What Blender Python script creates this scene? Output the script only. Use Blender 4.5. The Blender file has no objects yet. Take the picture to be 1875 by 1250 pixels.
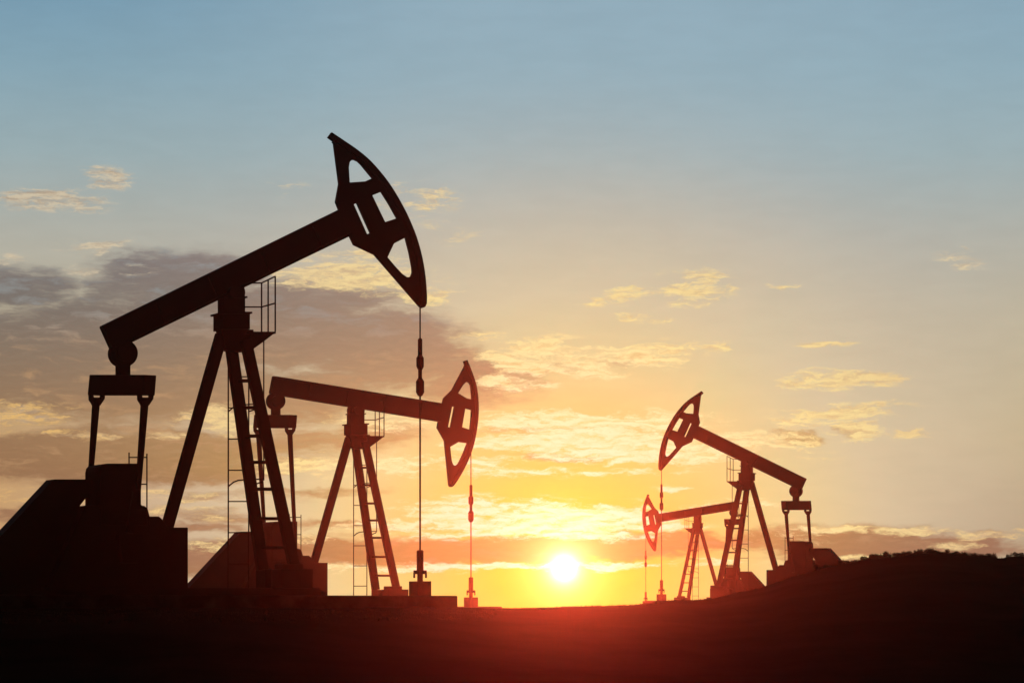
import bpy, bmesh, math, random
from mathutils import Vector, noise as mnoise

R = math.radians
scene = bpy.context.scene
col = scene.collection

# ------------------------------------------------------------------ camera
F = 4500.0            # focal length in photo pixels (photo 1875 x 1250)
CX, HY = 937.5, 1112.0  # optical centre column, eye level row
CAMZ = 1.0
cd = bpy.data.cameras.new("camera")
cam = bpy.data.objects.new("camera", cd)
col.objects.link(cam)
cam.location = (0, 0, CAMZ)
cam.rotation_euler = (R(90), 0, 0)
cd.sensor_width = 36.0
cd.lens = 36.0 * F / 1875.0
cd.shift_y = (HY - 625.0) / 1875.0      # level camera with a rising front
cd.clip_start = 0.1
cd.clip_end = 5000
scene.camera = cam

# ------------------------------------------------------------------ exposure
scene.view_settings.view_transform = 'Standard'
scene.view_settings.look = 'None'
scene.view_settings.exposure = 0
scene.view_settings.gamma = 1
scene.cycles.volume_bounces = 0
scene.cycles.max_bounces = 6
scene.cycles.use_denoising = True

# ------------------------------------------------------------------ sun
SUN_PX = (1033.0, 1040.0)
SUN_AZ = math.atan((SUN_PX[0] - CX) / F)
SUN_EL = math.atan((HY - SUN_PX[1]) / F)
sl = bpy.data.lights.new("sun", 'SUN')
sl.energy = 0.8
sl.angle = R(0.53)
sl.color = (1.0, 0.10, 0.045)
sun = bpy.data.objects.new("sun", sl)
col.objects.link(sun)
sdir = Vector((math.sin(SUN_AZ) * math.cos(SUN_EL), math.cos(SUN_AZ) * math.cos(SUN_EL), math.sin(SUN_EL)))
sun.rotation_euler = sdir.to_track_quat('Z', 'Y').to_euler()
sun.location = (20, 200, 60)

# ------------------------------------------------------------------ world
def lin(c):
    def f(v):
        v /= 255.0
        return v / 12.92 if v <= 0.04045 else ((v + 0.055) / 1.055) ** 2.4
    return tuple(f(v) for v in c[:3]) + (1.0,)

world = bpy.data.worlds.new("World")
scene.world = world
world.use_nodes = True
NT = world.node_tree
NT.nodes.clear()

class G:
    """small expression builder for shader nodes"""
    def __init__(s, nt): s.nt = nt
    def new(s, t, **k):
        n = s.nt.nodes.new(t)
        for a, v in k.items(): setattr(n, a, v)
        return n
    def put(s, sock, v):
        if hasattr(v, 'is_output'): s.nt.links.new(v, sock)
        else: sock.default_value = v
    def m(s, op, a, b=0.0, c=0.0, clamp=False):
        n = s.new('ShaderNodeMath', operation=op, use_clamp=clamp)
        for i, v in enumerate((a, b, c)): s.put(n.inputs[i], v)
        return n.outputs[0]
    def v(s, op, a, b=(0, 0, 0)):
        n = s.new('ShaderNodeVectorMath', operation=op)
        s.put(n.inputs[0], a)
        if op == 'SCALE': s.put(n.inputs[3], b)
        elif op not in ('LENGTH', 'NORMALIZE'): s.put(n.inputs[1], b)
        return n.outputs['Value'] if op in ('LENGTH', 'DOT_PRODUCT') else n.outputs[0]
    def xyz(s, x, y, z=0.0):
        n = s.new('ShaderNodeCombineXYZ')
        for i, v in enumerate((x, y, z)): s.put(n.inputs[i], v)
        return n.outputs[0]
    def sep(s, v):
        n = s.new('ShaderNodeSeparateXYZ'); s.put(n.inputs[0], v); return n.outputs
    def ss(s, x, a, b, lo=0.0, hi=1.0):
        n = s.new('ShaderNodeMapRange', interpolation_type='SMOOTHSTEP')
        for i, v in enumerate((x, a, b, lo, hi)): s.put(n.inputs[i], v)
        return n.outputs[0]
    def noise(s, vec, scale, detail=6.0, rough=0.55, dist=0.0, lac=2.0):
        n = s.new('ShaderNodeTexNoise', noise_dimensions='3D')
        s.put(n.inputs['Vector'], vec)
        n.inputs['Scale'].default_value = scale
        n.inputs['Detail'].default_value = detail
        n.inputs['Roughness'].default_value = rough
        n.inputs['Distortion'].default_value = dist
        n.inputs['Lacunarity'].default_value = lac
        return n.outputs
    def mix(s, f, a, b, blend='MIX'):
        n = s.new('ShaderNodeMix', data_type='RGBA', blend_type=blend)
        s.put(n.inputs[0], f); s.put(n.inputs[6], a); s.put(n.inputs[7], b)
        return n.outputs[2]
    def ramp(s, x, x0, x1, stops, interp='EASE'):
        """stops: (value, srgb colour)"""
        n = s.new('ShaderNodeMapRange')
        for i, v in enumerate((x, x0, x1, 0.0, 1.0)): s.put(n.inputs[i], v)
        r = s.new('ShaderNodeValToRGB')
        r.color_ramp.interpolation = interp
        el = r.color_ramp.elements
        while len(el) < len(stops): el.new(0.5)
        st = sorted(((p - x0) / (x1 - x0), c) for p, c in stops)
        for e, (p, c) in zip(el, st):
            e.position = p
            e.color = lin(c)
        s.nt.links.new(n.outputs[0], r.inputs[0])
        return r.outputs[0]

g = G(NT)
tc = g.new('ShaderNodeTexCoord')
d = g.sep(tc.outputs['Generated'])
az = g.m('ARCTAN2', d[0], d[1])
el = g.m('ARCSINE', d[2])
# azimuth / elevation in units of 1.273 degrees; U to the right, V downwards
U = g.m('MULTIPLY_ADD', az, F / 100, CX / 100)
V = g.m('MULTIPLY_ADD', el, -F / 100, HY / 100)
P = g.xyz(U, V)
sunU, sunV = SUN_PX[0] / 100, SUN_PX[1] / 100
rs = g.v('LENGTH', g.v('MULTIPLY', g.v('SUBTRACT', P, (sunU, sunV, 0)), (0.85, 1.0, 1)))
rd = g.v('LENGTH', g.v('SUBTRACT', P, (sunU, sunV, 0)))

SKY_BASE = [(-60, (8, 11, 18)), (-14, (22, 34, 50)), (-5, (76, 110, 136)), (0, (117, 157, 181)), (1.5, (134, 168, 184)), (3, (154, 176, 181)),
            (4.5, (178, 179, 168)), (6, (194, 184, 158)), (8, (202, 184, 142)), (9.6, (180, 156, 118)), (11.1, (184, 154, 104)),
            (11.6, (30, 20, 14))]
sky = g.ramp(V, -60, 12, SKY_BASE, 'LINEAR')
side = g.m('MULTIPLY', g.ss(U, 1.0, 9.0), g.ss(U, 24.0, 12.0, 0.45, 1.0))   # palest over the sun
sky = g.mix(g.m('MULTIPLY', g.ss(V, 7.0, -1.0), g.m('MULTIPLY', side, 0.42)), sky, lin((176, 198, 206)))
GLOW = [(0, (225, 204, 20)), (1.0, (220, 206, 56)), (2.2, (222, 208, 112)), (3.4, (226, 212, 146)), (5.0, (216, 204, 168)),
        (6.6, (205, 196, 174)), (8.0, (187, 186, 177)), (9.8, (170, 180, 180))]
glow = g.ramp(rs, 0, 10, GLOW, 'LINEAR')
sky = g.mix(g.m('MULTIPLY', g.ss(U, 9.5, 1.5), g.ss(V, 6.0, 8.6, 0.0, 0.75)), sky, lin((206, 160, 106)))   # warmer low on the left
gf = g.ss(rs, 9.6, 3.4)
sky = g.mix(gf, sky, glow)

# --- clouds: soft patches of direction space broken up by fractal noise
def noff(scale_uv, off, scale, detail, rough, base):
    q = g.v('MULTIPLY', g.v('ADD', base, off), scale_uv)
    return g.noise(q, scale, detail, rough)
w1 = noff((1.0, 2.6, 1), (0, 0, 3.1), 0.55, 4, 0.55, P)
w2 = noff((1.0, 3.0, 1), (0, 0, 7.7), 2.1, 5, 0.6, P)
warp = g.v('MULTIPLY', g.v('SUBTRACT', w1[1], (0.5, 0.5, 0.5)), (2.0, 0.7, 0))
warp2 = g.v('MULTIPLY', g.v('SUBTRACT', w2[1], (0.5, 0.5, 0.5)), (0.8, 0.26, 0))
Pw = g.v('ADD', P, g.v('ADD', warp, warp2))
Pw1 = g.v('ADD', P, g.v('ADD', g.v('SCALE', warp, 0.3), g.v('SCALE', warp2, 0.8)))
Pn1 = g.v('ADD', P, warp2)

def field(pos, blobs, inner):
    acc = None
    for (x, y, rx, ry, a) in blobs:
        q = g.v('MULTIPLY', g.v('SUBTRACT', pos, (x / 100, y / 100, 0)), (100 / rx, 100 / ry, 1))
        f = g.ss(g.v('LENGTH', q), 1.0, inner, 0.0, a)
        acc = f if acc is None else g.m('MAXIMUM', acc, f)
    return acc

DARK = [  # grey brown cloud banks
    (190, 640, 440, 125, 1.0), (-120, 640, 340, 130, 1.0), (40, 540, 200, 60, .62), (230, 545, 160, 50, .6), (420, 610, 420, 125, 1.0), (700, 640, 270, 115, .9), (860, 695, 160, 66, .8),
    (350, 510, 260, 70, .85), (560, 560, 260, 70, .7), (200, 690, 520, 150, .8), (520, 720, 300, 90, .7), (150, 850, 420, 70, .8), (300, 720, 420, 90, .85), (60, 690, 330, 80, .95), (90, 830, 300, 52, .95), (330, 860, 300, 44, .8),
    (240, 815, 330, 50, .8), (560, 800, 220, 34, .5), (-300, 800, 400, 120, .9), (430, 830, 240, 44, .75), (640, 800, 200, 40, .55), (60, 860, 300, 40, .7), (350, 940, 190, 20, .45),
    (420, 1022, 330, 50, .95), (700, 1012, 330, 46, 1.0), (900, 1008, 330, 44, 1.0), (1100, 1003, 260, 38, 1.0), (1250, 992, 160, 24, .8), (330, 960, 260, 16, .5), (420, 905, 200, 14, .4),
    (60, 935, 220, 22, .6), (640, 960, 200, 14, .5), (600, 895, 160, 14, .4),
    (1450, 797, 90, 14, .7), (1560, 998, 300, 44, 1.0), (1740, 1000, 190, 30, .95), (1380, 988, 140, 20, .7), (1580, 790, 40, 12, .5),
    (1150, 662, 90, 14, .3), (1000, 672, 80, 20, .4), (1050, 838, 180, 12, .5), (960, 790, 150, 10, .35),
]
BRIGHT = [  # sunlit wisps
    (95, 384, 120, 30, .88), (150, 396, 70, 20, .6), (190, 345, 66, 28, .72), (185, 466, 90, 20, .68), (510, 355, 60, 22, .34), (20, 492, 60, 14, .5), (170, 507, 60, 16, .5), (260, 505, 60, 12, .4), (765, 372, 100, 40, .62),
    (640, 514, 180, 42, .95), (790, 547, 90, 18, .8), (520, 505, 60, 20, .6), (640, 470, 100, 18, .45), (820, 430, 70, 30, .4),
    (50, 768, 130, 38, .72), (400, 772, 100, 38, .72), (150, 800, 140, 15, .6), (300, 800, 130, 11, .4), (560, 850, 130, 30, .7), (100, 912, 260, 22, .55), (330, 905, 200, 18, .5),
    (980, 655, 130, 46, .9), (1190, 650, 110, 34, .85), (1060, 675, 140, 24, .8), (930, 708, 90, 26, .75), (900, 620, 80, 14, .45), (1320, 640, 46, 12, .65), (700, 770, 140, 30, .6),
    (1270, 533, 85, 42, .85), (1150, 540, 56, 26, .7), (1095, 556, 36, 12, .55), (1145, 585, 56, 12, .65), (1205, 590, 30, 8, .55), (1430, 531, 46, 8, .6), (1515, 636, 60, 8, .75), (1760, 486, 70, 30, .5),
    (1000, 772, 220, 26, .95), (1190, 775, 150, 26, .85), (1080, 802, 280, 30, .95), (950, 812, 170, 24, .9), (1180, 830, 240, 32, .95), (1340, 808, 150, 24, .8), (870, 845, 120, 20, .7), (1350, 840, 110, 18, .55),
    (940, 868, 120, 16, .75), (1100, 862, 200, 12, .65), (720, 850, 110, 32, .7), (1245, 893, 46, 9, .6), (1330, 925, 110, 16, .6),
    (860, 935, 170, 34, .95), (1010, 948, 220, 42, 1.05), (1120, 942, 170, 32, .95), (900, 972, 200, 22, .95), (1060, 982, 180, 14, .9), (760, 960, 180, 26, .75), (1190, 965, 120, 18, .7),
    (700, 1042, 240, 14, .7), (900, 1038, 200, 10, .95), (1130, 1035, 130, 10, .95), (1290, 1030, 120, 10, .5), (520, 985, 160, 14, .6), (380, 1000, 130, 14, .5), (330, 940, 170, 16, .55),
    (1540, 701, 150, 23, .95), (1470, 704, 90, 15, .7), (1540, 760, 140, 20, .85), (1620, 748, 66, 11, .75), (1470, 776, 90, 20, .7), (1575, 792, 62, 26, .9), (1680, 798, 52, 15, .75), (1410, 806, 120, 22, .75), (1500, 842, 50, 14, .4), (1470, 825, 70, 12, .5),
    (1540, 972, 120, 9, .95), (1650, 974, 110, 9, .9), (1800, 983, 110, 9, .8), (1620, 1021, 180, 7, .8), (1760, 1000, 90, 7, .55), (1450, 985, 100, 14, .6), (1860, 975, 90, 9, .65),
]
n1 = noff((0.9, 3.6, 1), (0, 0, 0), 1.25, 3, 0.5, Pw1)[0]          # lumps
n2 = noff((0.85, 4.4, 1), (0, 0, 1.7), 3.4, 10, 0.68, Pw1)[0]       # detail
n3 = noff((1.0, 5.5, 1), (0.02, 0, 4.2), 7.0, 6, 0.7, Pn1)[0]      # fine streaks
n2s = noff((0.85, 4.4, 1), (0.03, 0.07, 1.7), 3.4, 5, 0.68, Pw1)[0]  # the same a little nearer the sun
def c0(n, k): return g.m('MULTIPLY', g.m('SUBTRACT', n, 0.5), k)
t = g.m('ADD', c0(n1, 2.1), g.m('ADD', c0(n2, 1.6), c0(n3, 1.15)))
lit = g.m('ADD', 0.5, g.m('MULTIPLY', g.m('SUBTRACT', n2, n2s), 1.5), clamp=True)   # edges turned to the light
fd = field(Pw, DARK, 0.15)
fb = field(Pw1, [(x, y, rx * 1.3, ry * 1.25, a) for x, y, rx, ry, a in BRIGHT], 0.1)
gd = g.m('MINIMUM', g.m('MULTIPLY', fd, 2.5), 1.0)
gb = g.m('MINIMUM', g.m('MULTIPLY', fb, 3.0), 1.0)
td = g.m('ADD', c0(n1, 0.9), c0(n2, 0.65))
dD = g.m('ADD', fd, g.m('MULTIPLY', td, gd))
aD = g.ss(dD, -0.02, 0.62, 0.0, 0.95)
dB = g.m('ADD', g.m('MULTIPLY', fb, 1.15), g.m('MULTIPLY', g.m('SUBTRACT', t, 0.23), gb))
aB = g.ss(dB, 0.05, 0.78, 0.0, 0.97)

dark_far = g.ramp(V, 4, 11, [(4.4, (126, 122, 124)), (5.6, (114, 110, 106)), (6.6, (130, 114, 98)), (7.6, (146, 118, 90)), (8.6, (144, 112, 82)), (10.2, (152, 113, 90)), (11, (166, 120, 78))], 'LINEAR')
dark_near = g.ramp(V, 4, 11, [(4.8, (176, 152, 134)), (6.4, (178, 147, 114)), (7.4, (190, 156, 110)), (8.6, (200, 166, 96)), (10.1, (178, 140, 82)), (11, (190, 150, 66))], 'LINEAR')
dark = g.mix(g.ss(rs, g.ss(V, 8.0, 9.6, 9.5, 6.8), 1.5), dark_far, dark_near)
gap = g.mix(g.ss(V, 5.4, 6.8), lin((142, 152, 154)), lin((186, 148, 108)))
dark = g.mix(g.m('MULTIPLY', g.ss(g.m('ADD', n1, c0(n2, 0.5)), 0.50, 0.72), 0.55), dark, gap)
dark = g.mix(1.0, dark, g.v('SCALE', (1, 1, 1), g.ss(lit, 0.0, 1.0, 0.94, 1.06)), 'MULTIPLY')
bright = g.ramp(rs, 0, 12, [(0.3, (255, 252, 226)), (1.5, (255, 248, 214)), (3.0, (255, 246, 190)), (4.5, (250, 230, 158)), (6.5, (240, 216, 158)), (8.5, (216, 202, 172)), (11, (208, 194, 168))], 'LINEAR')
bright = g.mix(g.m('MULTIPLY', g.ss(V, 5.0, 7.2), g.ss(rs, 5.0, 8.5)), bright, lin((228, 186, 116)))   # golden low down
shade = g.ramp(rs, 0, 12, [(0.3, (252, 232, 136)), (1.5, (250, 226, 136)), (3.0, (243, 217, 140)), (4.5, (226, 197, 138)), (6.5, (206, 180, 142)), (8.5, (178, 160, 140)), (11, (168, 146, 124))], 'LINEAR')
bright = g.mix(g.ss(lit, 0.10, 0.72), shade, bright)
tone = g.ss(g.m('ADD', n1, c0(w1[0], 0.8)), 0.2, 0.8, 0.978, 1.022)
sky = g.mix(1.0, sky, g.xyz(tone, tone, tone), 'MULTIPLY')
sky = g.mix(aD, sky, dark)
sky = g.mix(aB, sky, bright)

# --- dusk: the sky away from the sun is dim
back = g.ss(g.m('ABSOLUTE', az), R(13), R(34), 1.0, 0.03)
sky = g.mix(1.0, sky, g.xyz(back, back, back), 'MULTIPLY')

# physical sky underneath, for the ambient light
nis = g.new('ShaderNodeTexSky', sky_type='NISHITA')
nis.sun_disc = False
nis.sun_elevation = SUN_EL
nis.sun_rotation = SUN_AZ
nis.dust_density = 2.0
nsky = g.v('SCALE', nis.outputs[0], 0.05)
sky = g.mix(0.06, sky, nsky)

# --- the sun's disc, and lens bloom painted into the sky as an aureole
def gauss(r, k, p): return g.m('EXPONENT', g.m('MULTIPLY', g.m('POWER', g.m('MULTIPLY', r, 1 / k), p), -1.0))
sky = g.mix(1.0, sky, g.v('SCALE', (0.35, 0.40, 0.02), gauss(rd, 0.80, 1.8)), 'ADD')
sky = g.mix(1.0, sky, g.v('SCALE', (0.8, 0.8, 0.50), gauss(rd, 0.44, 1.5)), 'ADD')
sky = g.mix(1.0, sky, g.v('SCALE', (1.0, 0.96, 0.8), g.m('MULTIPLY', gauss(rd, 0.19, 1.7), 3.0)), 'ADD')

bgn = g.new('ShaderNodeBackground')
bgn.inputs['Strength'].default_value = 1.0
NT.links.new(sky, bgn.inputs['Color'])
wo = g.new('ShaderNodeOutputWorld')
NT.links.new(bgn.outputs[0], wo.inputs['Surface'])
world.cycles.sampling_method = 'MANUAL'
world.cycles.sample_map_resolution = 512

# ------------------------------------------------------------------ materials
def material(name, c1, c2, scale, rough, metal=0.0, bump=0.0, detail=6, spec=0.15):
    m = bpy.data.materials.new(name)
    m.use_nodes = True
    h = G(m.node_tree)
    b = m.node_tree.nodes['Principled BSDF']
    t = h.new('ShaderNodeTexCoord')
    n = h.noise(t.outputs['Object'], scale, detail, 0.6)[0]
    c = h.mix(h.ss(n, 0.35, 0.68), tuple(c1) + (1,), tuple(c2) + (1,))
    m.node_tree.links.new(c, b.inputs['Base Color'])
    rr = h.ss(n, 0.3, 0.7, rough - 0.08, rough + 0.1)
    m.node_tree.links.new(rr, b.inputs['Roughness'])
    b.inputs['Metallic'].default_value = metal
    b.inputs['Specular IOR Level'].default_value = spec
    if bump:
        bn = h.new('ShaderNodeBump')
        bn.inputs['Strength'].default_value = bump
        bn.inputs['Distance'].default_value = 0.02
        m.node_tree.links.new(h.noise(t.outputs['Object'], scale * 6, 6, 0.6)[0], bn.inputs['Height'])
        m.node_tree.links.new(bn.outputs[0], b.inputs['Normal'])
    return m

M_STEEL = material("dark_painted_steel", (.022, .019, .018), (.036, .026, .021), 1.7, .62, bump=.15)
M_HEAD = material("dark_paint_head", (.024, .020, .019), (.034, .026, .022), 1.2, .6, bump=.1)
M_RUST = material("rusty_steel", (.045, .025, .018), (.09, .042, .024), 5, .7, bump=.2)
M_ROD = material("greasy_rod_steel", (.05, .05, .05), (.09, .085, .08), 8, .45, metal=.6)
M_GUARD = material("sheet_metal_guard", (.022, .020, .019), (.034, .028, .023), 1.2, .6, bump=.1)
M_CONC = material("darkened_concrete", (.035, .031, .028), (.075, .066, .058), 2.2, .9, bump=.2, spec=0.05)  # concrete darkened in its base colour, standing in for the slab's backlit darkness
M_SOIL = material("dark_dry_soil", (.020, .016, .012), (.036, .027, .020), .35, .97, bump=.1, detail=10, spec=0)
M_LEAF = material("scrub_leaves", (.030, .036, .016), (.060, .062, .028), 3.0, .8)
M_TWIG = material("scrub_twigs", (.05, .036, .025), (.075, .055, .038), 9, .85)
M_GRASS = material("dry_grass", (.035, .03, .018), (.06, .05, .03), 1.0, .9, spec=0)

def link(name, bm, mat, parent=None, smooth=False, bevel=0.0):
    bmesh.ops.recalc_face_normals(bm, faces=bm.faces[:])
    me = bpy.data.meshes.new(name)
    bm.to_mesh(me); bm.free()
    me.materials.append(mat)
    if smooth:
        for p in me.polygons: p.use_smooth = True
    o = bpy.data.objects.new(name, me)
    col.objects.link(o)
    if parent is not None: o.parent = parent
    if bevel:
        b = o.modifiers.new("bevel", 'BEVEL'); b.width = bevel; b.segments = 2; b.limit_method = 'ANGLE'; b.angle_limit = R(50)
    return o

def tag(o, label=None, cat=None, group=None, kind=None):
    if label: o["label"] = label
    if cat: o["category"] = cat
    if group: o["group"] = group
    if kind: o["kind"] = kind
    return o

# ------------------------------------------------------------------ terrain
def interp(tab, x):
    if x <= tab[0][0]: return tab[0][1]
    for (a, fa), (b, fb_) in zip(tab, tab[1:]):
        if x <= b:
            t = (x - a) / (b - a)
            return fa + (fb_ - fa) * t
    return tab[-1][1]

def sst(x, a, b):
    t = max(0.0, min(1.0, (x - a) / (b - a)))
    return t * t * (3 - 2 * t)

# height of the land's edge, and how far away it is, by bearing
CREST_ROW = [(-900, 1100), (-200, 1106), (0, 1111), (820, 1111), (920, 1114), (1000, 1112), (1040, 1109), (1100, 1108), (1170, 1105.5), (1235, 1098), (1298, 1097),
             (1350, 1084), (1402, 1072), (1445, 1056), (1496, 1043), (1550, 1033), (1582, 1026), (1619, 1021), (1660, 1016), (1695, 1013),
             (1735, 1014), (1760, 1017), (1800, 1018), (1830, 1023), (1860, 1019), (1900, 1018), (2100, 1025), (2600, 1070), (3400, 1100)]
CREST_DEPTH = [(-900, 40), (-200, 32), (450, 32), (1000, 38), (1200, 41), (1400, 46), (1550, 48), (3400, 48)]

def ground_z(x, y):
    dd = max(y, 6.0)
    u = CX + F * x / dd
    dc = interp(CREST_DEPTH, u)
    zc = (HY - interp(CREST_ROW, u)) / F * dc
    near = -CAMZ
    if dd <= dc:
        z = near + (zc - near) * sst(dd, 17, dc)
    else:
        far = min(zc, 0.12) if u > 1240 else zc
        if u < 1310: far = zc
        z = zc + (far - zc) * sst(dd, dc, dc + 12)
        # far land keeps below the line of sight over the crest
        z -= 0.3 * sst(dd, 112, 134)
    z += CAMZ
    p = Vector((x, y, 0))
    k = 1.0 if dd > 20 else 0.5
    z += 0.020 * mnoise.noise(p * 4.2) * k * sst(x, -6, 2)
    z += k * 0.8 * (0.030 * mnoise.noise(p * 0.9) + 0.022 * mnoise.noise(p * 2.6) + 0.02 * mnoise.noise(p * 0.25 + Vector((7, 3, 0)))) - 0.02
    return z

def axis(lo, hi, fine_lo, fine_hi, step, grow):
    pts = []
    v = fine_lo
    while v <= fine_hi: pts.append(v); v += step
    s = step; v = pts[-1]
    while v < hi: s *= grow; v += s; pts.append(min(v, hi))
    s = step; v = fine_lo; left = []
    while v > lo: s *= grow; v -= s; left.append(max(v, lo))
    return left[::-1] + pts

xs = axis(-230, 230, -15, 15, 0.125, 1.12)
ys = axis(-40, 134, 22, 112, 0.4, 1.1)
bm = bmesh.new()
rows = []
for y in ys:
    rows.append([bm.verts.new((x, y, ground_z(x, y))) for x in xs])
for a, b in zip(rows, rows[1:]):
    for i in range(len(xs) - 1):
        bm.faces.new((a[i], a[i + 1], b[i + 1], b[i]))
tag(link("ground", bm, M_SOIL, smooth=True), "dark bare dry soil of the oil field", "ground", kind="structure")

# ------------------------------------------------------------------ pumpjacks
PSI = 30.0
class Site:
    """A pumpjack's place: where its outline sits, how far away it stands, which way it is turned."""
    def __init__(s, ax, ay, k, depth, mirror, pose):
        s.ax, s.ay, s.k, s.depth, s.mx, s.pose = ax, ay, k, depth, (-1 if mirror else 1), pose
        s.yaw = R(PSI) * s.mx
        s.size = depth * k / 50.0          # 1.0 = a machine of 90 px per metre at 50 m
        px, py = s.photo(480, 1110)
        s.loc = Vector(((px - CX) / F * depth, depth, CAMZ + (HY - py) / F * depth))
        s.yax = Vector((-math.sin(s.yaw), math.cos(s.yaw), 0))
        s.xax = Vector((math.cos(s.yaw), math.sin(s.yaw), 0))
        s.h = 90.0 * abs(math.sin(s.yaw + math.atan((s.ax - CX) / F)))   # pixels of widening per metre of thickness
    def photo(s, cx, cy):
        return s.ax + s.mx * s.k * (cx - 424), s.ay + s.k * (cy - 573.6)
    def pt(s, cx, cy, y=0.0):
        """point of the profile in the machine's plane y (metres, away from the viewer)"""
        px, py = s.photo(cx, cy)
        dr = Vector(((px - CX) / F, 1.0, (HY - py) / F))
        o = Vector((0, 0, CAMZ))
        yy = y * s.size
        t = (yy - (o - s.loc).dot(s.yax)) / dr.dot(s.yax)
        w = o + dr * t - s.loc
        return Vector((w.dot(s.xax), yy, w.z))
    def swing(s, cx, cy):
        """the walking beam's turn about its bearing"""
        if s.pose == 1: return cx, cy
        th = R(35.25); x, y = cx - 437, cy - 526
        return 437 + x * math.cos(th) - y * math.sin(th), 526 + x * math.sin(th) + y * math.cos(th)

def plate(bm, S, poly, y, t, holes=(), erode=False):
    """polygon (profile pixels) in plane y, t metres thick, with holes"""
    loops = [list(poly)] + [list(h) for h in holes]
    if erode:
        e = t * S.h / 2
        mx = sum(p[0] for p in poly) / len(poly)
        loops[0] = [(p[0] + (e if p[0] < mx - 1 else -e if p[0] > mx + 1 else 0), p[1]) for p in poly]
    tt = t * S.size / 2
    fr, bk = [], []
    edges = []
    for lp in loops:
        base = [S.pt(p[0], p[1], y) for p in lp]
        f = [bm.verts.new(b + Vector((0, -tt, 0))) for b in base]
        k = [bm.verts.new(b + Vector((0, tt, 0))) for b in base]
        n = len(lp)
        for i in range(n):
            bm.faces.new((f[i], f[(i + 1) % n], k[(i + 1) % n], k[i]))
        fr.append(f); bk.append(k)
    for side in (fr, bk):
        if len(loops) == 1 and len(loops[0]) == 4:
            bm.faces.new(side[0]); continue
        es = []
        for f in side:
            for i in range(len(f)):
                e = bm.edges.get((f[i], f[(i + 1) % len(f)]))
                es.append(e)
        bmesh.ops.triangle_fill(bm, use_beauty=True, use_dissolve=False, edges=es)

def bar(bm, S, p0, p1, w0, w1, y0, y1, t):
    """tapered box member between two profile points"""
    dx, dy = p1[0] - p0[0], p1[1] - p0[1]
    L = math.hypot(dx, dy) or 1.0
    nx, ny = -dy / L, dx / L
    e = t * S.h * abs(nx)
    tt = t * S.size / 2
    ends = []
    for (p, w, y) in ((p0, w0, y0), (p1, w1, y1)):
        w = max(w - e, w * 0.35) / 2
        a = S.pt(p[0] + nx * w, p[1] + ny * w, y); b = S.pt(p[0] - nx * w, p[1] - ny * w, y)
        o = Vector((0, tt, 0))
        ends.append([bm.verts.new(q) for q in (a - o, b - o, b + o, a + o)])
    a, b = ends
    bm.faces.new(a); bm.faces.new(b[::-1])
    for i in range(4):
        bm.faces.new((a[i], b[i], b[(i + 1) % 4], a[(i + 1) % 4]))

def tube(bm, pts, r, n=6, closed=False):
    rings = []
    N = len(pts)
    for i, p in enumerate(pts):
        a = pts[i - 1] if (i or closed) else p
        b = pts[(i + 1) % N] if (i < N - 1 or closed) else p
        tdir = (b - a).normalized()
        up = Vector((0, 0, 1)) if abs(tdir.z) < 0.9 else Vector((0, 1, 0))
        s1 = tdir.cross(up).normalized(); s2 = tdir.cross(s1)
        rings.append([bm.verts.new(p + r * (math.cos(2 * math.pi * k / n) * s1 + math.sin(2 * math.pi * k / n) * s2)) for k in range(n)])
    for i in range(N if closed else N - 1):
        a, b = rings[i], rings[(i + 1) % N]
        for k in range(n):
            bm.faces.new((a[k], a[(k + 1) % n], b[(k + 1) % n], b[k]))
    if not closed:
        bm.faces.new(rings[0][::-1]); bm.faces.new(rings[-1])

def ptube(bm, S, pts, wpx, n=6):
    tube(bm, [S.pt(*p) for p in pts], wpx / 180.0 * S.size, n)

def lathe(bm, S, cx, prof, y=0.0, n=14):
    """round body about a vertical axis: prof = (row, width in px)"""
    rings = []
    for (cy, w) in prof:
        c = S.pt(cx, cy, y); r = w / 180.0 * S.size
        rings.append([bm.verts.new(c + Vector((r * math.cos(2 * math.pi * k / n), r * math.sin(2 * math.pi * k / n), 0))) for k in range(n)])
    for a, b in zip(rings, rings[1:]):
        for k in range(n): bm.faces.new((a[k], a[(k + 1) % n], b[(k + 1) % n], b[k]))
    bm.faces.new(rings[0]); bm.faces.new(rings[-1])

def circle(cx, cy, r, n=28):
    return [(cx + r * math.cos(2 * math.pi * i / n), cy + r * math.sin(2 * math.pi * i / n)) for i in range(n)]

def spline(pts, n=3):
    out = []
    for i in range(len(pts) - 1):
        p0 = pts[max(i - 1, 0)]; p1 = pts[i]; p2 = pts[i + 1]; p3 = pts[min(i + 2, len(pts) - 1)]
        for k in range(n):
            t = k / n
            out.append(tuple(0.5 * ((2 * p1[j]) + (-p0[j] + p2[j]) * t + (2 * p0[j] - 5 * p1[j] + 4 * p2[j] - p3[j]) * t * t + (-p0[j] + 3 * p1[j] - 3 * p2[j] + p3[j]) * t ** 3) for j in (0, 1)))
    out.append(pts[-1])
    return out

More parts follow.
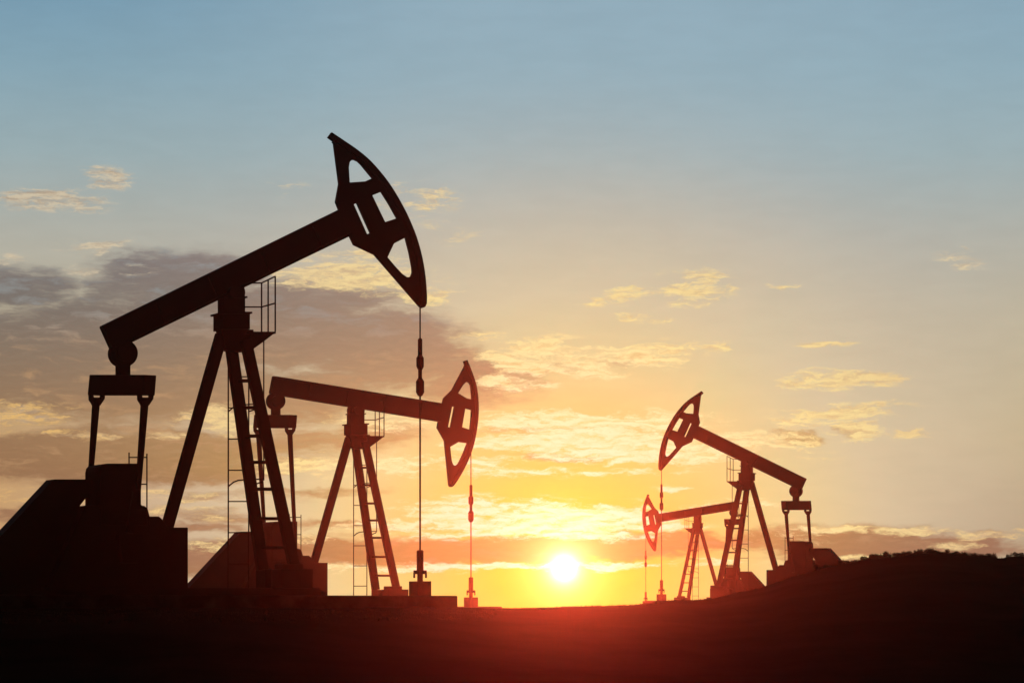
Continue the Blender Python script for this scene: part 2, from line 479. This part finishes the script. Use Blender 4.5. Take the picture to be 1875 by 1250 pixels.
ARC = spline([(606.6, 242.9), (627.7, 257), (654.6, 275.5), (678.2, 295.6), (701.7, 322.5), (718.5, 346), (735.3, 374.6), (748.7, 401.5),
              (762.2, 435.1), (772.3, 472.1), (778.3, 509), (780.7, 542.7)], 3)
HEAD = ARC + [(780.3, 556), (777.3, 562), (771.6, 564.2), (767.5, 561.5), (684.9, 466.4), (647.2, 448.6), (639.5, 432.4), (619, 382.7), (614, 370), (620, 337), (610, 259.7), (599.8, 252)]
HOLES = [
    [(639.2, 334.6), (637.5, 307.4), (639.2, 297.3), (642.9, 293.3), (647.9, 293), (654.6, 296), (661.3, 302.4), (671.4, 314.8), (681.2, 326.6), (668, 332.6)],
    [(680.5, 358.2), (697.6, 351.4), (711.8, 374), (726.2, 399.8), (704, 406.9)],
    [(646.5, 374.5), (653, 372), (677.5, 426.5), (671, 429.4)],
    [(720.2, 446.2), (741.7, 435.1), (748.7, 462), (753.8, 488.9), (754.5, 499), (752.1, 505.7), (748.1, 508), (743.7, 507.4), (735.3, 501.7), (721.8, 487.2), (708.4, 471.4)],
]

def pumpjack(S, label):
    root = bpy.data.objects.new("pumpjack", None)
    col.objects.link(root)
    root.location = S.loc
    root.rotation_euler = (0, 0, S.yaw)
    root.empty_display_size = 0.3
    tag(root, label, "pumpjack", "pumpjacks of the oil field")
    def part(name, bm, mat=M_STEEL, parent=root, **k): return link(name, bm, mat, parent, **k)
    sw = S.swing
    Z = S.size

    # walking beam: web with a flange along each edge
    bm = bmesh.new()
    W = [sw(*p) for p in [(184.5, 597), (622, 383), (646, 429.5), (205, 642)]]
    plate(bm, S, W, 0, .12)
    def along(a, b, w, t):
        bar(bm, S, a, b, w + t * S.h * abs((b[1] - a[1]) / math.hypot(b[0] - a[0], b[1] - a[1])), w + t * S.h * abs((b[1] - a[1]) / math.hypot(b[0] - a[0], b[1] - a[1])), 0, 0, t)
    along(sw(189, 598.0), sw(618, 388.3), 5, .26)
    along(sw(208.5, 639), sw(640, 428.5), 5, .26)
    for f in (.0, .22, .44, .66, .88):
        a = (188 + (622 - 188) * f, 597 + (385 - 597) * f); b = (207 + (644 - 207) * f, 639 + (429 - 639) * f)
        bar(bm, S, sw(*a), sw(*b), 13, 13, 0, 0, .22)
    beam = part("walking_beam", bm, M_STEEL)

    # horse head: web plate with openings, curved track plate along the front
    bm = bmesh.new()
    shift = lambda q: [sw(*p) for p in q]
    plate(bm, S, shift(HEAD), 0, .07, [shift(h) for h in HOLES])
    arc2 = ARC[2:] + [(780.3, 556)]
    inner = []
    for i, p in enumerate(arc2):
        a = arc2[max(i - 1, 0)]; b = arc2[min(i + 1, len(arc2) - 1)]
        tx, ty = b[0] - a[0], b[1] - a[1]; l = math.hypot(tx, ty)
        inner.append((p[0] - ty / l * 9, p[1] + tx / l * 9))
    outer = [(p[0] - 3.5, p[1] + 1.2) for p in arc2]
    inner = [(p[0] - 3.5, p[1] + 1.2) for p in inner]
    o2, i2 = shift(outer), shift(inner)
    tt = .11 * Z
    prev = None
    for a, b in zip(o2, i2):
        A, B = S.pt(*a), S.pt(*b)
        q = [bm.verts.new(v) for v in (A + Vector((0, -tt, 0)), A + Vector((0, tt, 0)), B + Vector((0, tt, 0)), B + Vector((0, -tt, 0)))]
        if prev:
            for k in range(4): bm.faces.new((prev[k], prev[(k + 1) % 4], q[(k + 1) % 4], q[k]))
        else: bm.faces.new(q)
        prev = q
    bm.faces.new(prev[::-1])
    part("horse_head", bm, M_HEAD)

    # tail bearing ball, neck and equalizer
    ox, oy = (0, 0) if S.pose == 1 else (-27.6, -138.5)
    bm = bmesh.new()
    plate(bm, S, circle(224.8 + ox, 647.2 + oy, 25), 0, .16)
    plate(bm, S, circle(224.8 + ox, 647.2 + oy, 15), 0, .3)
    plate(bm, S, [(211 + ox, 655 + oy), (239 + ox, 655 + oy), (239 + ox, 692 + oy), (211 + ox, 692 + oy)], 0, .16, erode=True)
    part("tail_bearing", bm, M_STEEL)
    bm = bmesh.new()
    # the equalizer runs across the machine; its ends are in planes +-1.15
    q = []
    for (xt, xb, y) in ((174.5, 171, 1.1), (275.5, 272.5, -1.1)):
        a0 = S.pt(xt + ox, 686.4 + oy, y); b0 = S.pt(xb + ox, 723.6 + oy, y); wx = Vector((.128 * Z, 0, 0))
        q.append([bm.verts.new(v) for v in (a0 - wx, a0 + wx, b0 + wx, b0 - wx)])
    for k in range(4): bm.faces.new((q[0][k], q[0][(k + 1) % 4], q[1][(k + 1) % 4], q[1][k]))
    bm.faces.new(q[0]); bm.faces.new(q[1])
    part("equalizer", bm, M_STEEL, bevel=.012)

    # pitman arms with their forked upper ends
    bot = {1: ((166, 868), (253, 896)), 2: ((165.5, 868), (252, 890))}[S.pose]
    top = ((176, 735), (265, 735))
    for (tx, ty), (bx, by), y in zip(top, bot, (1.0, -1.0)):
        tx += ox; ty += oy
        bm = bmesh.new()
        bar(bm, S, (tx, ty), (bx, by), 15, 10.5, y, y, .09)
        pit = part("pitman_arm", bm, M_STEEL)
        bm = bmesh.new()
        c = tx + 1
        fork = [(c - 14.5, 722 + oy), (c - 7, 722 + oy), (c - 6, 727.5 + oy), (c + 6, 727.5 + oy), (c + 7, 722 + oy), (c + 14.5, 722 + oy), (c + 14, 730 + oy), (c + 8, 739 + oy), (c + 6, 742 + oy), (c - 8, 742 + oy), (c - 10, 738 + oy), (c - 14, 732 + oy)]
        plate(bm, S, fork, y, .06)
        part("fork", bm, M_STEEL, pit)

    # saddle: bearing on top, neck, flanges and block
    bm = bmesh.new()
    plate(bm, S, circle(424, 536, 23), 0, .12)
    plate(bm, S, circle(424, 536, 11), 0, .4)
    part("saddle_bearing", bm, M_STEEL)
    bm = bmesh.new()
    plate(bm, S, [(398.6, 545), (448.8, 545), (448.8, 574), (398.6, 574)], 0, .3, erode=True)
    plate(bm, S, [(395, 544), (453, 544), (453, 547), (395, 547)], 0, .36, erode=True)
    plate(bm, S, [(385.4, 573.4), (461.6, 573.4), (461.6, 576.8), (385.4, 576.8)], 0, .62, erode=True)
    plate(bm, S, [(390.6, 576.8), (457.4, 576.8), (457.4, 604.6), (390.6, 604.6)], 0, .5, erode=True)
    plate(bm, S, [(395, 604.6), (464, 604.6), (464.8, 638), (452, 644), (424, 644), (404, 641)], 0, .3, erode=True)
    part("saddle_block", bm, M_STEEL)

    # samson post: one rear leg, two front legs spread sideways
    for (p0, p1, w, y0, y1) in (((405.5, 612), (300, 986), 25, 0, 0), ((421.5, 622), (480.5, 1042), 24.5, .32, .63), ((449.5, 622), (538.5, 1036), 23.5, -.32, -.63)):
        bm = bmesh.new()
        bar(bm, S, p0, p1, w, w, y0, y1, .16)
        part("leg", bm, M_STEEL, bevel=.01)
    for (x0, x1, yt, yb, y, t) in ((468, 545, 1042, 1076, .63, .5), (497, 573, 1041, 1076, -.63, .5), (503, 555, 1032, 1043, -.63, .42)):
        bm = bmesh.new()
        plate(bm, S, [(x0, yt), (x1, yt), (x1, yb), (x0, yb)], y, t, erode=True)
        part("foot_pad", bm, M_STEEL, bevel=.01)
    for yy in (697, 746, 798, 846, 895, 949, 1002):
        f = (yy - 622) / 420.0
        bm = bmesh.new()
        bar(bm, S, (421.5 + 59 * f, yy), (449.5 + 89 * f, yy), 6, 6, .32 + .31 * f, -.32 - .31 * f, .06)
        part("cross_rung", bm, M_STEEL)

    # service platform, bracket and railing
    bm = bmesh.new()
    A = S.pt(505, 607, -.3); B = S.pt(452, 607, -.3)
    th = Vector((0, 0, -.04 * Z)); dp = Vector((0, 1.5 * Z, 0))
    v = [bm.verts.new(p) for p in (A, B, B + dp, A + dp, A + th, B + th, B + dp + th, A + dp + th)]
    for f in ((0, 1, 2, 3), (4, 5, 6, 7), (0, 1, 5, 4), (1, 2, 6, 5), (2, 3, 7, 6), (3, 0, 4, 7)): bm.faces.new([v[i] for i in f])
    deck = part("platform", bm, M_STEEL)
    bm = bmesh.new()
    plate(bm, S, [(456, 609), (503, 609), (483, 624.5), (463, 639), (456, 639)], -.26, .05)
    part("bracket", bm, M_STEEL, deck)
    bm = bmesh.new()
    for (x, yt, y) in ((479, 517, .28), (491, 511.5, .0), (504, 506, -.29)):
        ptube(bm, S, [(x, yt, y), (x, 607, y)], 3.1)
    for (r0, r1) in ((518, 506), (562, 555)):
        ptube(bm, S, [(447, r0, .28), (479, r0, .28), (504, r1, -.29)], 2.8)
    part("railing", bm, M_STEEL)

    # ladder with safety cage
    LY = 1.3
    bm = bmesh.new()
    ptube(bm, S, [(418, 640, LY), (418, 1086, LY)], 3.0)
    ptube(bm, S, [(455.5, 640, LY), (455.5, 1086, LY)], 3.0)
    for k in range(8):
        yy = 632 + 57 * k + 0.5
        if yy > 645: ptube(bm, S, [(418, yy, LY), (455.5, yy, LY)], 2.6)
    lad = part("access_ladder", bm, M_STEEL)
    bm = bmesh.new()
    for yy in (753, 890):
        ptube(bm, S, [(418, yy, LY), (428, yy - 8, LY - .2), (436, yy - 11, LY - .45), (456, yy - 13, LY - .62), (482, yy - 13, LY - .62), (481, yy - 9, LY - .4), (468, yy - 4, LY - .2), (455.5, yy, LY)], 2.8)
    ptube(bm, S, [(483, 622, LY - .62), (483, 879, LY - .62)], 2.8)
    part("safety_cage", bm, M_STEEL, lad)

    # gear reducer, cranks with counterweights, small ladder
    bm = bmesh.new()
    gb = [(153.8, 864), (155.5, 856), (160, 851), (168, 850), (259.7, 850), (259.7, 926), (266, 927), (272, 934), (275, 946), (275, 962), (153.8, 962)]
    e = .42 * S.h
    plate(bm, S, [(p[0] + (e if p[0] < 200 else -e), p[1]) for p in gb], 0, .84)
    part("gearbox", bm, M_STEEL, bevel=.02)
    for (pin, y, sx) in ((bot[0], .7, 31), (bot[1], -.7, -31)):
        cxs = 206 - sx
        px_, py_ = pin
        bm = bmesh.new()
        bar(bm, S, (cxs, 975), (px_ + (5 if y > 0 else -5), py_ + 4), 17, 13, y, y, .1)
        cr = part("crank_arm", bm, M_STEEL)
        bm = bmesh.new()
        plate(bm, S, [(cxs - 22, 978), (cxs + 22, 978), (cxs + 15, 1030), (cxs - 15, 1030)], y, .2)
        part("counterweight", bm, M_STEEL, cr)
    bm = bmesh.new()
    ptube(bm, S, [(236.3, 828, -.1), (236.3, 856, -.1)], 2.6)
    ptube(bm, S, [(269, 830, -.62), (269, 962, -.62)], 2.6)
    ptube(bm, S, [(236.3, 837, -.1), (269, 837, -.62)], 2.4)
    ptube(bm, S, [(251, 886, -.55), (269, 886, -.62)], 2.4)
    ptube(bm, S, [(251, 932, -.55), (269, 932, -.62)], 2.4)
    part("gearbox_ladder", bm, M_STEEL)

    # pedestal and skid the machine stands on
    bm = bmesh.new()
    e = .4 * S.h
    ped = [(130, 926), (240, 926), (240, 946), (292, 946), (297, 950), (309, 966), (345, 966), (345, 1078), (60, 1078)]
    plate(bm, S, [(p[0] + (e if p[0] < 200 else -e if p[0] > 239 else 0), p[1]) for p in ped], 0, .8)
    part("gearbox_pedestal", bm, M_STEEL, bevel=.015)
    bm = bmesh.new()
    for y in (.55, -.55):
        bar(bm, S, (-70, 1086), (585, 1086), 20, 20, y, y, .12)
    for x in (-40, 130, 300, 430, 570):
        bar(bm, S, (x + 25, 1088), (x - 25, 1088), 12, 12, .5, -.5, .16)
    part("skid_frame", bm, M_STEEL)

    # belt guard over the motor: sloping sheet metal housing
    bm = bmesh.new()
    e = .3 * S.h
    gd = [(82.6 + 9, 878), (162, 878), (162, 897), (139, 926), (139, 1078), (-106 + e, 1078)]
    plate(bm, S, [(p[0], p[1]) for p in gd], 0.1, .45)
    part("belt_guard", bm, M_GUARD)

    # bridle, carrier bar and polished rod hanging from the head
    wx = 769.2 if S.pose == 1 else 750.0
    dy = 0 if S.pose == 1 else 126
    bm = bmesh.new()
    ptube(bm, S, [(wx, 555 if S.pose == 1 else 622, -.02), (wx, 625 + dy, -.02)], 3.2)
    part("bridle_cable", bm, M_ROD)
    bm = bmesh.new()
    lathe(bm, S, wx, [(619 + dy, 5), (622 + dy, 8.6), (652 + dy, 8.6)], -.02)
    lathe(bm, S, wx, [(650 + dy, 8), (655 + dy, 14.4), (671 + dy, 14.4), (677 + dy, 8)], -.02)
    lathe(bm, S, wx, [(676 + dy, 7.6), (696 + dy, 7.6)], -.02)
    lathe(bm, S, wx, [(692 + dy, 8), (698 + dy, 15.8), (718 + dy, 15.8), (724 + dy, 9), (725.5 + dy, 4)], -.02)
    part("rod_clamp", bm, M_RUST, smooth=False)
    bm = bmesh.new()
    ptube(bm, S, [(wx, 722 + dy, -.02), (wx, 1012, -.02)], 3.6, 8)
    part("polished_rod", bm, M_ROD)
    return root

def wellhead(S, label):
    wx = 769.2 if S.pose == 1 else 750.0
    root = bpy.data.objects.new("wellhead", None)
    col.objects.link(root)
    root.location = S.loc + S.xax * S.pt(wx, 1089).x + Vector((0, 0, S.pt(wx, 1089).z))
    root.rotation_euler = (0, 0, S.yaw)
    root.empty_display_size = .2
    tag(root, label, "wellhead", "wellheads under the pumpjacks")
    off = -Vector((S.pt(wx, 1089).x, 0, S.pt(wx, 1089).z))
    def part(name, bm, mat):
        bmesh.ops.translate(bm, verts=bm.verts[:], vec=off)
        return link(name, bm, mat, root)
    bm = bmesh.new()
    lathe(bm, S, wx, [(1006.5, 9), (1008, 13.2), (1043, 13.2), (1044, 13)])
    part("stuffing_box", bm, M_RUST)
    bm = bmesh.new()
    lathe(bm, S, wx, [(1043.5, 25.5), (1050.5, 25.5)])
    for x in (758.6 - 769.2, 780 - 769.2):
        lathe(bm, S, wx + x, [(1048, 4), (1057, 4), (1057.6, 3)], n=8)
    part("flange", bm, M_RUST)
    bm = bmesh.new()
    lathe(bm, S, wx, [(1050, 11), (1066, 11)])
    part("casing_neck", bm, M_RUST)
    bm = bmesh.new()
    plate(bm, S, [(wx - 19.4, 1063.5), (wx + 19.4, 1063.5), (wx + 19.4, 1090), (wx - 19.4, 1090)], 0, .4, erode=True)
    part("casing_head", bm, M_RUST)

def slab(S, label):
    bm = bmesh.new()
    A = S.pt(838.5, 1089.5, -1.1)
    x0 = S.pt(-150, 1089.5, 0).x
    hw = 1.1 * S.size
    x1 = A.x
    zt, zb = S.pt(480, 1089.5).z, S.pt(480, 1150).z
    v = [bm.verts.new(p) for p in ((x0, -hw, zb), (x1, -hw, zb), (x1, hw, zb), (x0, hw, zb), (x0, -hw, zt), (x1, -hw, zt), (x1, hw, zt), (x0, hw, zt))]
    for f in ((0, 1, 2, 3), (4, 5, 6, 7), (0, 1, 5, 4), (1, 2, 6, 5), (2, 3, 7, 6), (3, 0, 4, 7)): bm.faces.new([v[i] for i in f])
    o = link("concrete_slab", bm, M_CONC, bevel=.02)
    o.location = S.loc; o.rotation_euler = (0, 0, S.yaw)
    tag(o, label, "slab", "concrete slabs under the pumpjacks")

SITES = [
    (Site(424.0, 573.6, 1.0, 36.0, False, 1), "largest black pumpjack at the left, its horse head raised against the blue sky",
     "wellhead of the largest pumpjack, at the foot of the longest rod", "concrete slab under the largest left pumpjack, its end standing clear right of the wellhead"),
    (Site(651.4, 776.0, .647, 84.0, False, 2), "reddish pumpjack with lowered head, partly behind the legs of the largest one",
     "wellhead of the lowered pumpjack behind the largest one, just left of the sun", "concrete slab of the second pumpjack, low edge running towards the sun"),
    (Site(1367.4, 865.4, .4525, 92.0, True, 1), "red pumpjack with raised head at the right, backed onto the dark hill",
     "larger of the two wellheads right of the sun, below the raised head", "concrete slab below the raised pumpjack right of the sun"),
    (Site(1277.3, 957.0, .291, 101.0, True, 2), "smallest, farthest pumpjack right of the sun, beam partly behind a bigger one",
     "smallest wellhead, first one to the right of the sun", "concrete slab of the smallest, farthest pumpjack"),
]
for S, l1, l2, l3 in SITES:
    pumpjack(S, l1)
    wellhead(S, l2)
    slab(S, l3)

# ------------------------------------------------------------------ scrub on the hill crest and dry grass
rnd = random.Random(5)
def shrub_meshes(i):
    r = random.Random(40 + i)
    bm = bmesh.new()
    lobes = [(r.uniform(-.5, .5), r.uniform(-.4, .4), r.uniform(.25, .6), r.uniform(.25, .45)) for _ in range(5)]
    for _ in range(900):
        lx, ly, lz, lr = r.choice(lobes)
        dv = Vector((r.gauss(0, 1), r.gauss(0, 1), r.gauss(0, 1))).normalized() * lr * r.uniform(.45, 1.05)
        c = Vector((lx, ly, lz)) + dv
        if c.z < .02: continue
        a = Vector((r.gauss(0, 1), r.gauss(0, 1), r.gauss(0, 1))).normalized() * r.uniform(.035, .075)
        b = a.cross(Vector((r.gauss(0, 1), r.gauss(0, 1), r.gauss(0, 1)))).normalized() * r.uniform(.02, .04)
        bm.faces.new([bm.verts.new(c + q) for q in (-a, b, a, -b)])
    leaf = bpy.data.meshes.new("foliage"); bm.to_mesh(leaf); bm.free(); leaf.materials.append(M_LEAF)
    bm = bmesh.new()
    for lx, ly, lz, lr in lobes:
        tube(bm, [Vector((lx * .1, ly * .1, -.15)), Vector((lx * .5, ly * .5, lz * .5)), Vector((lx, ly, lz))], .018, 5)
    tw = bpy.data.meshes.new("stems"); bm.to_mesh(tw); bm.free(); tw.materials.append(M_TWIG)
    return leaf, tw
KINDS = [shrub_meshes(i) for i in range(5)]
def shrub(u, dd, w, h, label, group=None):
    x = (u - CX) / F * dd
    o = bpy.data.objects.new("shrub", None); col.objects.link(o)
    o.location = (x, dd, ground_z(x, dd) - .02)
    o.rotation_euler = (0, 0, rnd.uniform(0, 6.28))
    o.scale = (w, w, h)
    o.empty_display_size = .2
    tag(o, label, "shrub", group)
    lf, tw = rnd.choice(KINDS)
    for nm, me in (("foliage", lf), ("stems", tw)):
        c = bpy.data.objects.new(nm, me); col.objects.link(c); c.parent = o
u = 1500.0
while u < 1800:
    dd = interp(CREST_DEPTH, u) + rnd.uniform(-.1, .1)
    shrub(u, dd, rnd.uniform(.08, .26), rnd.uniform(.08, .19), "low dark scrub bush in the row along the crest of the right hill", "scrub bushes on the hill crest")
    u += rnd.uniform(4, 9)
shrub(1812, 48, .20, .17, "rounded bush standing up at the right end of the hill, left of a dip")
shrub(1846, 48, .09, .16, "narrow upright bush in the dip near the right edge of the hill")
shrub(1866, 48, .24, .15, "broad bush at the right edge of the picture on the hill")

bm = bmesh.new()
def tuft(x, y, hgt):
    z = ground_z(x, y)
    for _ in range(rnd.randint(4, 7)):
        a = rnd.uniform(0, 6.28); l = hgt * rnd.uniform(.5, 1.1)
        b = Vector((x + rnd.uniform(-.08, .08), y + rnd.uniform(-.08, .08), z - .02))
        s = Vector((math.cos(a), math.sin(a), 0)) * .012
        tip = b + Vector((rnd.uniform(-.5, .5) * l, rnd.uniform(-.5, .5) * l, l))
        bm.faces.new([bm.verts.new(q) for q in (b - s, b + s, tip)])
for _ in range(3400):
    u = rnd.uniform(-100, 2000)
    dc = interp(CREST_DEPTH, u)
    dd = dc * rnd.uniform(.97, 1.02)
    if 0 < u < 900: dd = dc * rnd.uniform(.88, .97)
    x = (u - CX) / F * dd
    tuft(x, dd, rnd.uniform(.015, .05))
tag(link("dry_grass", bm, M_GRASS), "sparse dry grass tufts on the dark ground", "grass", kind="stuff")

# ------------------------------------------------------------------ haze: thin even volume, added to give the lens flare's red glow
bm = bmesh.new()
x0, x1, y0, y1, z0, z1 = -240, 240, -45, 137, -2.5, 10.2
v = [bm.verts.new(p) for p in ((x0, y0, z0), (x1, y0, z0), (x1, y1, z0), (x0, y1, z0), (x0, y0, z1), (x1, y0, z1), (x1, y1, z1), (x0, y1, z1))]
for f in ((0, 1, 2, 3), (4, 5, 6, 7), (0, 1, 5, 4), (1, 2, 6, 5), (2, 3, 7, 6), (3, 0, 4, 7)): bm.faces.new([v[i] for i in f])
mh = bpy.data.materials.new("flare_haze")
mh.use_nodes = True
mh.node_tree.nodes.clear()
pv = mh.node_tree.nodes.new('ShaderNodeVolumePrincipled')
pv.inputs['Color'].default_value = (1.0, .80, .72, 1)
pv.inputs['Density'].default_value = 3.3e-4
pv.inputs['Anisotropy'].default_value = 0.958
mo = mh.node_tree.nodes.new('ShaderNodeOutputMaterial')
mh.node_tree.links.new(pv.outputs[0], mo.inputs['Volume'])
tag(link("haze", bm, mh), "thin added haze standing in for the red lens flare glow", "haze", kind="stuff")
